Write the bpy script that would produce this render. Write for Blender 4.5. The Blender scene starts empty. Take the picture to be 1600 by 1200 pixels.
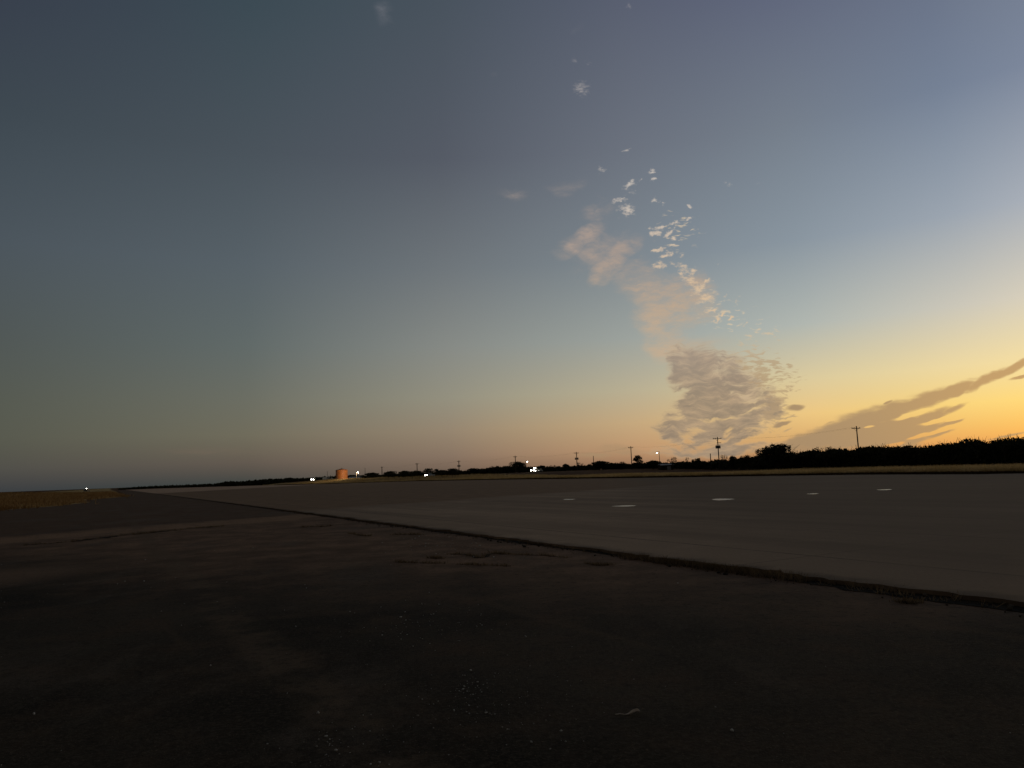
import bpy, bmesh, math, random
import numpy as np
from mathutils import Vector, Matrix

random.seed(7); rng = np.random.default_rng(11)
scene = bpy.context.scene
col = scene.collection
R = math.radians

# ------------------------------------------------------------------ camera (measured from the photograph)
CAM_H = 1.7
F = 1150.0                                   # focal length in photo pixels (photo 1600 x 1200)
PITCH = math.atan(139.4 / F); ROLL = math.atan(.037)
fw = Vector((0, math.cos(PITCH), math.sin(PITCH)))
r0 = Vector((1, 0, 0)); u0 = Vector((0, -math.sin(PITCH), math.cos(PITCH)))
rt = r0 * math.cos(ROLL) - u0 * math.sin(ROLL)
up = u0 * math.cos(ROLL) + r0 * math.sin(ROLL)
cd = bpy.data.cameras.new('camera'); cam = bpy.data.objects.new('camera', cd); col.objects.link(cam)
cam.matrix_world = Matrix(((rt.x, up.x, -fw.x, 0), (rt.y, up.y, -fw.y, 0), (rt.z, up.z, -fw.z, CAM_H), (0, 0, 0, 1)))
cd.sensor_width = 36; cd.lens = 36 * F / 1600; cd.clip_start = .05; cd.clip_end = 40000
scene.camera = cam
scene.view_settings.view_transform = 'Standard'; scene.view_settings.look = 'None'
scene.view_settings.exposure = 0; scene.view_settings.gamma = 1
scene.cycles.max_bounces = 4; scene.cycles.diffuse_bounces = 2; scene.cycles.glossy_bounces = 2

def ray(px, py):
    return fw * F + rt * (px - 800) - up * (py - 600)
def ground(px, py, z=0.0):                    # where the line of sight meets the level ground
    d = ray(px, py); t = (z - CAM_H) / d.z
    return Vector((d.x * t, d.y * t, z))
def horizon(px): return 739.4 - .037 * (px - 800)
def along(px, Y):                             # X of a far thing seen at column px, Y metres ahead
    d = ray(px, horizon(px)); return d.x / d.y * Y
def height(px, py, Y):
    d = ray(px, py); return CAM_H + d.z / d.y * Y
def m_per_px(Y): return Y / F
def uv(px, py):
    d = ray(px, py); return d.x / d.y, d.z / d.y

def lin(r, g, b):
    f = lambda c: c / 12.92 if c <= .04045 else ((c + .055) / 1.055) ** 2.4
    return (f(r / 255), f(g / 255), f(b / 255), 1)

# ------------------------------------------------------------------ object helpers
def tag(o, label=None, cat=None, group=None, kind=None):
    if label: o['label'] = label
    if cat: o['category'] = cat
    if group: o['group'] = group
    if kind: o['kind'] = kind
    return o
def empty(name, loc=(0, 0, 0), rz=0):
    o = bpy.data.objects.new(name, None); col.objects.link(o)
    o.location = loc; o.rotation_euler = (0, 0, rz); o.empty_display_size = .3
    return o
class MB:
    """collects shapes, builds ONE mesh object"""
    def __init__(s): s.v = []; s.f = []; s.sm = []
    def add(s, vs, fs, smooth=False):
        k = len(s.v); s.v += [tuple(v) for v in vs]; s.f += [tuple(i + k for i in f) for f in fs]
        s.sm += [smooth] * len(fs); return s
    def box(s, c, d, rz=0, bev=0):
        x, y, z = d[0] / 2, d[1] / 2, d[2] / 2
        b = bmesh.new(); bmesh.ops.create_cube(b, size=1)
        for v in b.verts: v.co = Vector((v.co.x * d[0], v.co.y * d[1], v.co.z * d[2]))
        if bev: bmesh.ops.bevel(b, geom=b.edges[:], offset=bev, segments=2, affect='EDGES', profile=.6)
        m = Matrix.Translation(c) @ Matrix.Rotation(rz, 4, 'Z')
        b.verts.index_update()
        s.add([m @ v.co for v in b.verts], [[v.index for v in f.verts] for f in b.faces]); b.free(); return s
    def tube(s, pts, rads, n=8, cap=True):
        pts = [Vector(p) for p in pts]; vs = []; fs = []
        for i, p in enumerate(pts):
            t = (pts[min(i + 1, len(pts) - 1)] - pts[max(i - 1, 0)]).normalized()
            a = t.orthogonal().normalized() if abs(t.z) < .95 else Vector((1, 0, 0)).cross(t).normalized()
            b = t.cross(a)
            for k in range(n):
                an = 2 * math.pi * k / n
                vs.append(p + (a * math.cos(an) + b * math.sin(an)) * rads[i])
        for i in range(len(pts) - 1):
            for k in range(n):
                fs.append((i * n + k, i * n + (k + 1) % n, (i + 1) * n + (k + 1) % n, (i + 1) * n + k))
        s.add(vs, fs, True)
        if cap:
            s.add(vs[:n], [tuple(reversed(range(n)))]); s.add(vs[-n:], [tuple(range(n))])
        return s
    def lathe(s, prof, n=24, c=(0, 0, 0), smooth=True):
        vs = []; fs = []
        for r_, z in prof:
            for k in range(n):
                a = 2 * math.pi * k / n; vs.append((c[0] + r_ * math.cos(a), c[1] + r_ * math.sin(a), c[2] + z))
        for i in range(len(prof) - 1):
            for k in range(n):
                fs.append((i * n + k, i * n + (k + 1) % n, (i + 1) * n + (k + 1) % n, (i + 1) * n + k))
        return s.add(vs, fs, smooth)
    def prism(s, prof, y0, y1, in0=0, in1=0, zt=None):
        """side profile (x, z) pulled across y; vertices above zt lean in by in1"""
        n = len(prof)
        k = lambda z: in1 if zt is not None and z > zt else in0
        vs = [(x, y0 + k(z), z) for x, z in prof] + [(x, y1 - k(z), z) for x, z in prof]
        fs = [tuple(range(n)), tuple(reversed(range(n, 2 * n)))]
        fs += [(i, i + n, (i + 1) % n + n, (i + 1) % n) for i in range(n)]
        return s.add(vs, fs)
    def build(s, name, mat, parent=None):
        me = bpy.data.meshes.new(name); me.from_pydata(s.v, [], s.f)
        me.polygons.foreach_set('use_smooth', s.sm)
        b = bmesh.new(); b.from_mesh(me); bmesh.ops.recalc_face_normals(b, faces=b.faces[:]); b.to_mesh(me); b.free()
        me.materials.append(mat); o = bpy.data.objects.new(name, me); col.objects.link(o); o.parent = parent
        return o
def np_mesh(name, verts, faces, mat, parent=None):
    """verts (n,3), faces (m,k) arrays"""
    me = bpy.data.meshes.new(name); k = faces.shape[1]
    me.vertices.add(len(verts)); me.vertices.foreach_set('co', verts.astype(np.float32).ravel())
    me.loops.add(faces.size); me.loops.foreach_set('vertex_index', faces.astype(np.int32).ravel())
    me.polygons.add(len(faces)); me.polygons.foreach_set('loop_start', np.arange(0, faces.size, k, dtype=np.int32))
    me.polygons.foreach_set('loop_total', np.full(len(faces), k, dtype=np.int32))
    me.update(calc_edges=True); me.validate()
    me.materials.append(mat); o = bpy.data.objects.new(name, me); col.objects.link(o); o.parent = parent
    return o
def copy_tree(o, parent=None):
    c = o.copy(); col.objects.link(c); c.parent = parent
    for ch in list(o.children): copy_tree(ch, c)
    return c

# ------------------------------------------------------------------ node helpers
class NT:
    def __init__(s, tree): s.t = tree; s.n = tree.nodes; s.l = tree.links
    def new(s, kind, **kw):
        n = s.n.new(kind)
        for k, v in kw.items(): setattr(n, k, v)
        return n
    def put(s, sock, v):
        if hasattr(v, 'is_output'): s.l.new(v, sock)
        elif v is not None: sock.default_value = v
    def math(s, op, a, b=None, c=None, clamp=False):
        n = s.new('ShaderNodeMath', operation=op, use_clamp=clamp)
        s.put(n.inputs[0], a)
        if b is not None: s.put(n.inputs[1], b)
        if c is not None: s.put(n.inputs[2], c)
        return n.outputs[0]
    def vmath(s, op, a, b=None, scale=None):
        n = s.new('ShaderNodeVectorMath', operation=op); s.put(n.inputs[0], a)
        if b is not None: s.put(n.inputs[1], b)
        if scale is not None: s.put(n.inputs['Scale'], scale)
        return n.outputs['Value'] if op in ('DOT_PRODUCT', 'LENGTH') else n.outputs[0]
    def smooth(s, x, a, b, lo=0., hi=1.):
        n = s.new('ShaderNodeMapRange', interpolation_type='SMOOTHSTEP')
        s.put(n.inputs['Value'], x); s.put(n.inputs['From Min'], a); s.put(n.inputs['From Max'], b)
        s.put(n.inputs['To Min'], lo); s.put(n.inputs['To Max'], hi); return n.outputs[0]
    def line(s, x, a, b):
        n = s.new('ShaderNodeMapRange'); s.put(n.inputs['Value'], x)
        n.inputs['From Min'].default_value = a; n.inputs['From Max'].default_value = b; return n.outputs[0]
    def mapping(s, vec, loc=(0, 0, 0), rot=0., scale=(1, 1, 1), kind='POINT'):
        n = s.new('ShaderNodeMapping', vector_type=kind); s.put(n.inputs['Vector'], vec)
        n.inputs['Location'].default_value = loc; n.inputs['Rotation'].default_value = (0, 0, rot)
        n.inputs['Scale'].default_value = scale; return n.outputs[0]
    def noise(s, vec, scale, detail=4., rough=.5, out='Fac', dist=0.):
        n = s.new('ShaderNodeTexNoise'); s.put(n.inputs['Vector'], vec)
        n.inputs['Scale'].default_value = scale; n.inputs['Detail'].default_value = detail
        n.inputs['Roughness'].default_value = rough; n.inputs['Distortion'].default_value = dist
        return n.outputs[out]
    def mix(s, f, a, b):
        n = s.new('ShaderNodeMix', data_type='RGBA'); s.put(n.inputs[0], f)
        s.put(n.inputs[6], a); s.put(n.inputs[7], b); return n.outputs[2]
    def xyz(s, v):
        n = s.new('ShaderNodeSeparateXYZ'); s.put(n.inputs[0], v); return n.outputs
    def vec(s, x, y, z=0.):
        n = s.new('ShaderNodeCombineXYZ'); s.put(n.inputs[0], x); s.put(n.inputs[1], y); s.put(n.inputs[2], z); return n.outputs[0]

# ------------------------------------------------------------------ sky
SUN_AZ = 40.0; SUN_EL = .6
SKY_AZ=[0.0, 8.0, 18.0, 30.0, 45.0, 60.0, 78.0, 120.0, 180.0]
SKY_EL=[0.0, 1.5, 3.5, 6.0, 10.0, 16.0, 24.0, 36.0, 60.0, 90.0]
SKY=[[(0.4097,0.2063,0.0583),(0.3355,0.1867,0.0793),(0.2873,0.1687,0.0896),(0.2214,0.1400,0.0882),(0.1209,0.0956,0.0728),(0.0393,0.0560,0.0542),(0.0339,0.0430,0.0509),(0.0395,0.0319,0.0274),(0.0296,0.0212,0.0212)],
[(0.4360,0.3720,0.0953),(0.4639,0.3524,0.1218),(0.5095,0.3380,0.1481),(0.4269,0.2692,0.1572),(0.1835,0.1464,0.1205),(0.0851,0.0827,0.0778),(0.0463,0.0620,0.0635),(0.0303,0.0407,0.0431),(0.0232,0.0221,0.0249)],
[(0.5668,0.5662,0.1814),(0.6320,0.5462,0.1925),(0.6722,0.4903,0.2086),(0.4732,0.3413,0.1974),(0.2379,0.1944,0.1507),(0.1155,0.1183,0.0972),(0.0519,0.0685,0.0650),(0.0312,0.0410,0.0424),(0.0288,0.0245,0.0274)],
[(0.6474,0.6382,0.3395),(0.6330,0.5874,0.3266),(0.5825,0.5151,0.3048),(0.4170,0.3766,0.2643),(0.2417,0.2337,0.1894),(0.1096,0.1199,0.1061),(0.0541,0.0670,0.0632),(0.0409,0.0384,0.0333),(0.0380,0.0239,0.0220)],
[(0.5847,0.5834,0.4746),(0.4661,0.4948,0.4463),(0.3515,0.4075,0.3948),(0.2838,0.3169,0.3067),(0.2003,0.2145,0.2066),(0.0900,0.1126,0.1156),(0.0535,0.0652,0.0687),(0.0436,0.0381,0.0356),(0.0346,0.0195,0.0165)],
[(0.3602,0.4141,0.4767),(0.2620,0.3269,0.3977),(0.2036,0.2601,0.3145),(0.1749,0.2097,0.2412),(0.1316,0.1504,0.1675),(0.0757,0.0963,0.1152),(0.0526,0.0688,0.0868),(0.0386,0.0419,0.0494),(0.0281,0.0224,0.0237)],
[(0.1776,0.2218,0.3143),(0.1430,0.1883,0.2691),(0.1477,0.1800,0.2273),(0.1254,0.1428,0.1807),(0.0741,0.0837,0.1091),(0.0527,0.0678,0.0844),(0.0341,0.0481,0.0625),(0.0323,0.0326,0.0341),(0.0265,0.0239,0.0246)],
[(0.1405,0.1583,0.1964),(0.0954,0.1064,0.1659),(0.0749,0.0836,0.1518),(0.0754,0.0864,0.1305),(0.0507,0.0681,0.0887),(0.0298,0.0523,0.0678),(0.0243,0.0263,0.0514),(0.0270,0.0241,0.0229),(0.0261,0.0229,0.0224)],
[(0.0963,0.1020,0.1149),(0.0664,0.0648,0.0931),(0.0498,0.0458,0.0786),(0.0476,0.0459,0.0648),(0.0438,0.0470,0.0494),(0.0345,0.0410,0.0350),(0.0313,0.0341,0.0173),(0.0304,0.0296,0.0159),(0.0293,0.0263,0.0270)],
[(0.0369,0.0343,0.0343),(0.0329,0.0236,0.0207),(0.0294,0.0163,0.0104),(0.0290,0.0157,0.0070),(0.0322,0.0214,0.0113),(0.0353,0.0285,0.0211),(0.0369,0.0340,0.0333),(0.0369,0.0353,0.0367),(0.0369,0.0343,0.0343)]]

w = bpy.data.worlds.new('World'); scene.world = w; w.use_nodes = True
N = NT(w.node_tree); N.n.clear()
D = N.new('ShaderNodeTexCoord').outputs['Generated']
dx, dy, dz = N.xyz(D)
el = N.math('MULTIPLY', N.math('ARCSINE', dz), 180 / math.pi)
el = N.math('MAXIMUM', el, 0.)
hl = N.math('MAXIMUM', N.math('SQRT', N.math('ADD', N.math('MULTIPLY', dx, dx), N.math('MULTIPLY', dy, dy))), 1e-4)
cs = N.math('DIVIDE', N.math('ADD', N.math('MULTIPLY', dx, math.sin(R(SUN_AZ))), N.math('MULTIPLY', dy, math.cos(R(SUN_AZ)))), hl)
az = N.math('DIVIDE', N.math('ARCCOSINE', N.math('MINIMUM', N.math('MAXIMUM', cs, -1.), 1.)), math.pi)   # 0 towards the sun, 1 away from it
def ramp(fac, pos, cols):
    n = N.new('ShaderNodeValToRGB'); N.put(n.inputs[0], fac); e = n.color_ramp.elements
    while len(e) < len(pos): e.new(.5)
    for k, (p, c) in enumerate(zip(pos, cols)):
        e[k].position = p; e[k].color = (*c, 1)
    n.color_ramp.interpolation = 'LINEAR'
    return n.outputs[0]
sky = None
for k, e in enumerate(SKY_EL):
    c = ramp(az, [a / 180 for a in SKY_AZ], SKY[k])
    sky = c if sky is None else N.mix(N.line(el, SKY_EL[k - 1], e), sky, c)

# clouds: a broken altocumulus column ahead, loose puffs above it and a long dark band towards the sunset
yy = N.math('MAXIMUM', dy, .05)
uu = N.math('DIVIDE', dx, yy); vv = N.math('DIVIDE', dz, yy)
U = N.vec(uu, vv)
front = N.smooth(dy, .1, .3)
# a cloud coordinate is a pair of plain numbers and the same pair as a vector
U = (uu, vv, U)
def warp(c, scale, amp):
    n1 = N.noise(c[2], scale, 2., .55); n2 = N.noise(N.vmath('ADD', c[2], (3.7, 5.1, 0)), scale, 2., .55)
    a = N.math('MULTIPLY_ADD', n1, amp, N.math('ADD', c[0], -amp / 2)); b = N.math('MULTIPLY_ADD', n2, amp, N.math('ADD', c[1], -amp / 2))
    return (a, b, N.vec(a, b))
Uf = warp(warp(U, 14., .03), 55., .012)       # ragged outlines
Us = warp(U, 9., .06)                         # soft outlines
def ell(c, px, py, rx, ry, deg=0, inner=0.0, gain=1.0):
    x0, y0 = uv(px, py); rx, ry = rx / F, ry / F; cs_, sn_ = math.cos(R(-deg)), math.sin(R(-deg))
    ax, ay = cs_ / rx, sn_ / rx; bx, by = -sn_ / ry, cs_ / ry
    p = N.math('MULTIPLY_ADD', c[0], ax, N.math('MULTIPLY_ADD', c[1], ay, -(x0 * ax + y0 * ay)))
    q = N.math('MULTIPLY_ADD', c[0], bx, N.math('MULTIPLY_ADD', c[1], by, -(x0 * bx + y0 * by)))
    return N.smooth(N.math('SQRT', N.math('MULTIPLY_ADD', p, p, N.math('MULTIPLY', q, q))), 1.0, inner, 0., gain)
def union(v, lst, inner=0.):
    m = None
    for a in lst:
        g = a[5] if len(a) > 5 else 1.
        e = ell(v, *a[:5], inner=inner, gain=g)
        m = e if m is None else N.math('MAXIMUM', m, e)
    return m
# angles: degrees in the photograph, negative = rising to the right
A = [(1088,570,58,42,20,1.),(1106,608,64,48,30,1.),(1136,636,74,44,20,1.),(1152,656,76,36,0,1.),(1120,682,100,32,5,1.),(1058,682,46,24,20,.85),(1052,655,32,12,-10,.6),
     (1110,704,130,18,0,.9),(1198,638,42,42,10,.85),(1094,640,58,46,0,1.),(1092,668,86,26,0,1.),(1075,590,46,40,0,.95),(1160,606,54,48,25,.72),(1140,580,50,36,25,.62),(1070,548,40,16,-5,.7)]
mA = union(Uf, A, .25)
gaps = union(Uf, [(1082,676,38,11,-15),(1137,672,24,12,-30),(1112,692,70,8,-18),(1180,690,52,9,-8),(1078,688,14,8,0),(1125,652,60,5,-6,.7),(1062,700,30,8,0,.8),(1200,662,30,8,-10,.8),(1175,640,50,5,-14,.7),(1070,610,30,6,-10,.7)])
mA = N.math('SUBTRACT', mA, N.math('MULTIPLY', gaps, .75))
qA = N.mapping(Uf[2], rot=R(-13), scale=(1, 3.6, 1))
nA = N.noise(qA, 36., 5., .66)
nA2 = N.noise(qA, 10., 3., .5)
dA = N.math('ADD', mA, N.math('ADD', N.math('MULTIPLY', N.math('SUBTRACT', nA, .5), 1.7), N.math('MULTIPLY', N.math('SUBTRACT', nA2, .5), 1.2)))
aA = N.math('MULTIPLY', N.smooth(dA, -.04, .84), N.smooth(mA, .0, .2))
mo = N.smooth(N.math('ADD', N.math('MULTIPLY', nA, .6), N.math('MULTIPLY', nA2, .4)), .36, .62)
colA = N.mix(mo, lin(180, 155, 126), lin(144, 128, 110))
colA = N.mix(N.smooth(el, 4.5, 9.5), colA, N.mix(mo, lin(190, 168, 142), lin(160, 143, 127)))
colA = N.mix(N.smooth(dA, .7, .15, 0., .6), colA, lin(206, 178, 138))
aA = N.math('MULTIPLY', aA, .92)
B = [(915,366,70,24,-23,1.15),(893,384,50,20,-30,1.),(966,394,72,32,-50,1.15),(940,416,44,24,-35,.95),(992,378,36,24,-40,.8),(930,394,90,52,-15,.45),
     (1045,478,92,76,35,1.3),(1028,502,66,50,20,1.15),(1086,455,56,50,30,1.05),(1008,452,60,52,30,.75),(1062,530,100,44,10,.72),(1000,425,66,46,30,.75),(948,384,80,46,-20,.7),(1095,480,50,46,30,.8),
     (1140,600,110,66,28,.9),(1185,640,70,60,0,.75),(1055,545,80,36,0,.95),
     (800,308,44,26,0,.4),(885,288,56,20,-10,.35),(940,325,66,36,-30,.5),(598,22,36,34,0,.45),(770,116,16,12,0,.3),(875,300,30,14,0,.3),(910,45,30,14,0,.3)]
mB = union(Us, B)
qB = N.mapping(warp(Us, 30., .02)[2], rot=R(-30), scale=(1, 2.2, 1))
nB = N.noise(qB, 13., 5., .66)
aB = N.smooth(N.math('ADD', mB, N.math('MULTIPLY', N.math('SUBTRACT', nB, .5), 2.1)), .05, 1.15)
fB = N.noise(N.mapping(warp(U, 60., .01)[2], rot=R(-32), scale=(1, 3.2, 1)), 22., 5., .7)
aB = N.math('MULTIPLY', N.math('MULTIPLY', aB, N.smooth(mB, 0., .4)), N.smooth(fB, .32, .66, .34, 1.))
colB = N.mix(N.smooth(el, 8., 19.), lin(196, 172, 144), lin(166, 151, 142))
colB = N.mix(N.smooth(el, 22., 32.), colB, lin(112, 114, 122))
C = [(985,288,17,10,-35),(1018,267,11,6,-10),(1021,280,9,6,0,.9),(980,328,20,17,-20),(968,312,18,6,-5,.8),(1023,314,13,7,-10,.65),(1036,319,9,5,0,.6),
     (1075,323,6,6,0),(1078,342,13,4,-20,.7),(1056,349,11,6,-5),(1031,355,14,6,-10),(1016,354,10,4,0,.8),(1023,365,13,8,0),(1045,363,18,6,-38),(1052,373,9,6,0),
     (1051,385,12,6,0,.7),(1029,391,16,6,-10),(1040,398,18,7,-28),(1030,414,18,10,0,.9),(1082,424,12,12,-20,.9),(1064,426,12,8,0,.85),(1106,438,11,5,-30),
     (1092,449,24,16,-30,.8),(1104,466,34,13,-18,.82),(1078,438,30,14,20,.72),(1112,485,20,7,-20,.9),(1130,490,10,5,-25),(1141,497,14,4,-28),(1120,498,16,5,-28,.8),(1066,418,30,10,25,.6),
     (979,234,15,6,-10,.7),(940,266,14,8,-30,.4),(908,138,22,22,40,.7),(920,100,12,10,0,.55),(898,93,11,11,0,.5),(982,9,7,9,0,.6),(1135,462,11,4,-10,.5),(1150,470,11,4,-20,.5),
     (1137,287,10,5,0,.35),(1185,285,10,5,0,.35),(1165,505,12,4,-25,.6),(1122,412,7,4,0,.5),(1068,400,10,4,-30,.6),(985,300,16,6,-10,.5),(1000,282,12,4,-30,.6)]
mC = union(warp(U, 75., .018), C)
nC = N.noise(N.mapping(U[2], rot=R(-30), scale=(1, 2.0, 1)), 130., 5., .72)
dC = N.math('ADD', mC, N.math('MULTIPLY', N.math('SUBTRACT', nC, .5), 2.3))
aC = N.math('MULTIPLY', N.math('MULTIPLY', N.smooth(dC, .14, 1.1), N.smooth(mC, 0., .3)), .86)
colC = N.mix(N.smooth(el, 12., 22.), lin(222, 192, 156), lin(204, 194, 184))
colC = N.mix(N.smooth(el, 22., 32.), colC, lin(126, 126, 134))
# flecks torn off the column's sunlit side
mE = union(U, [(1135,490,95,60,35,.5),(1195,578,62,48,25,1.25),(1060,360,60,60,60,.55),(1190,520,60,40,20,.6),(1212,640,46,60,0,1.3),(1180,560,80,40,15,.8),(1225,590,50,50,0,.8)])
nE = N.noise(N.mapping(warp(U, 40., .012)[2], rot=R(-17), scale=(1, 3.2, 1)), 60., 3., .55)
aE = N.math('MULTIPLY', N.smooth(N.math('ADD', nE, N.math('MULTIPLY', mE, .2)), .62, .76), N.smooth(mE, 0., .45))
aE = N.math('MULTIPLY', aE, .7)
colE = N.mix(N.smooth(el, 7., 10.5), lin(178, 152, 118), lin(216, 196, 166))
S = [(1580,577,60,9,-24),(1545,592,70,12,-21),(1490,610,75,13,-19),(1440,627,80,17,-18),(1390,645,95,22,-18),(1340,664,108,29,-17),(1290,682,100,26,-14),(1240,695,60,14,-8,.9),
     (1395,668,80,24,-14),(1450,652,62,13,-19),(1485,640,42,7,-20,.8),(1440,672,60,10,-14),(1480,661,40,5,-15,.9),(1465,678,42,5,-14,.9),(1380,690,90,18,0),(1350,682,120,26,-8),(1415,676,66,20,-10),(1420,690,60,9,-10,.8),
     (1243,636,22,8,-6),(1222,662,22,5,-14,.8),(1388,628,14,3,-16,.6),(1595,590,30,5,-10,.7),(1300,660,30,4,-14,.4),(1580,680,60,3,-8,.55),(965,703,60,13,8,.42),(930,712,70,8,0,.3),(845,712,90,6,0,.2),(300,706,230,15,0,.16)]
mS = union(warp(warp(U, 8., .012), 40., .007), S)
nS = N.noise(N.mapping(warp(U, 20., .01)[2], rot=R(-17), scale=(1, 5.5, 1)), 16., 5., .6)
mS = N.math('SUBTRACT', mS, N.math('MULTIPLY', union(warp(U, 30., .008), [(1357,668,16,3.5,-4),(1420,650,40,6,-16),(1462,657,44,5,-14),(1440,681,40,4,-10),(1470,673,50,4,-14),(1400,693,30,5,-8),(1345,684,40,3,-8,.5),(1500,652,30,4,-16)], 0.), .95))
dS = N.math('ADD', mS, N.math('MULTIPLY', N.math('SUBTRACT', nS, .5), 1.25))
aS = N.math('MULTIPLY', N.math('MULTIPLY', N.smooth(dS, -.12, .62), N.smooth(mS, 0., .3)), .93)
colS = N.mix(N.smooth(az, .02, .11), lin(196, 156, 104), lin(166, 139, 106))
colS = N.mix(N.smooth(az, .19, .3), colS, lin(132, 112, 94))
colS = N.mix(N.smooth(az, .3, .42), colS, lin(84, 80, 74))
clear = None
for a, c in ((aB, colB), (aA, colA), (aE, colE), (aC, colC), (aS, colS)):
    f_ = N.math('MULTIPLY', a, front); sky = N.mix(f_, sky, c)
    k = N.math('SUBTRACT', 1., f_); clear = k if clear is None else N.math('MULTIPLY', clear, k)
nish = N.new('ShaderNodeTexSky', sky_type='NISHITA', sun_disc=False)
nish.sun_elevation = R(SUN_EL); nish.sun_rotation = R(SUN_AZ); nish.altitude = 40
bg1 = N.new('ShaderNodeBackground'); N.put(bg1.inputs[0], nish.outputs[0]); N.put(bg1.inputs[1], N.math('MULTIPLY', clear, .03))
bg2 = N.new('ShaderNodeBackground'); N.put(bg2.inputs[0], sky); bg2.inputs[1].default_value = 1.0
add = N.new('ShaderNodeAddShader'); N.put(add.inputs[0], bg1.outputs[0]); N.put(add.inputs[1], bg2.outputs[0])
N.put(N.new('ShaderNodeOutputWorld').inputs[0], add.outputs[0])

sl = bpy.data.lights.new('sun', 'SUN'); sl.energy = .25; sl.angle = R(.5); sl.color = (1, .62, .3)
so = bpy.data.objects.new('sun', sl); col.objects.link(so)
sd = Vector((math.sin(R(SUN_AZ)) * math.cos(R(SUN_EL)), math.cos(R(SUN_AZ)) * math.cos(R(SUN_EL)), math.sin(R(SUN_EL))))
so.rotation_euler = sd.to_track_quat('Z', 'Y').to_euler(); so.location = sd * 50

# ------------------------------------------------------------------ materials
def mat(name, color=(.5, .5, .5, 1), rough=.8, spec=.5, metal=0., fn=None, bump=None):
    m = bpy.data.materials.new(name); m.use_nodes = True; K = NT(m.node_tree)
    b = m.node_tree.nodes['Principled BSDF']
    b.inputs['Base Color'].default_value = color; b.inputs['Roughness'].default_value = rough
    b.inputs['Specular IOR Level'].default_value = spec; b.inputs['Metallic'].default_value = metal
    if fn: fn(K, b)
    return m
def pos(K): return K.new('ShaderNodeNewGeometry').outputs['Position']
def bumpy(K, b, h, strength, dist=.02):
    n = K.new('ShaderNodeBump'); n.inputs['Strength'].default_value = strength; n.inputs['Distance'].default_value = dist
    K.put(n.inputs['Height'], h); K.put(b.inputs['Normal'], n.outputs[0])
def mottled(c0, c1, scale, detail=4.):
    def fn(K, b):
        f = K.smooth(K.noise(K.new('ShaderNodeTexCoord').outputs['Object'], scale, detail, .6), .3, .7)
        K.put(b.inputs['Base Color'], K.mix(f, c0, c1))
    return fn
def rgb(*c): return (*c, 1)

# runway frame: the slab's near edge runs from EDGE_A along EDGE_D, s = metres to the right of it
EDGE_A = Vector((5.7, 8.2, 0)); EDGE_D = Vector((-.4786, .878, 0)); EDGE_N = Vector((.878, .4786, 0))

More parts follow.
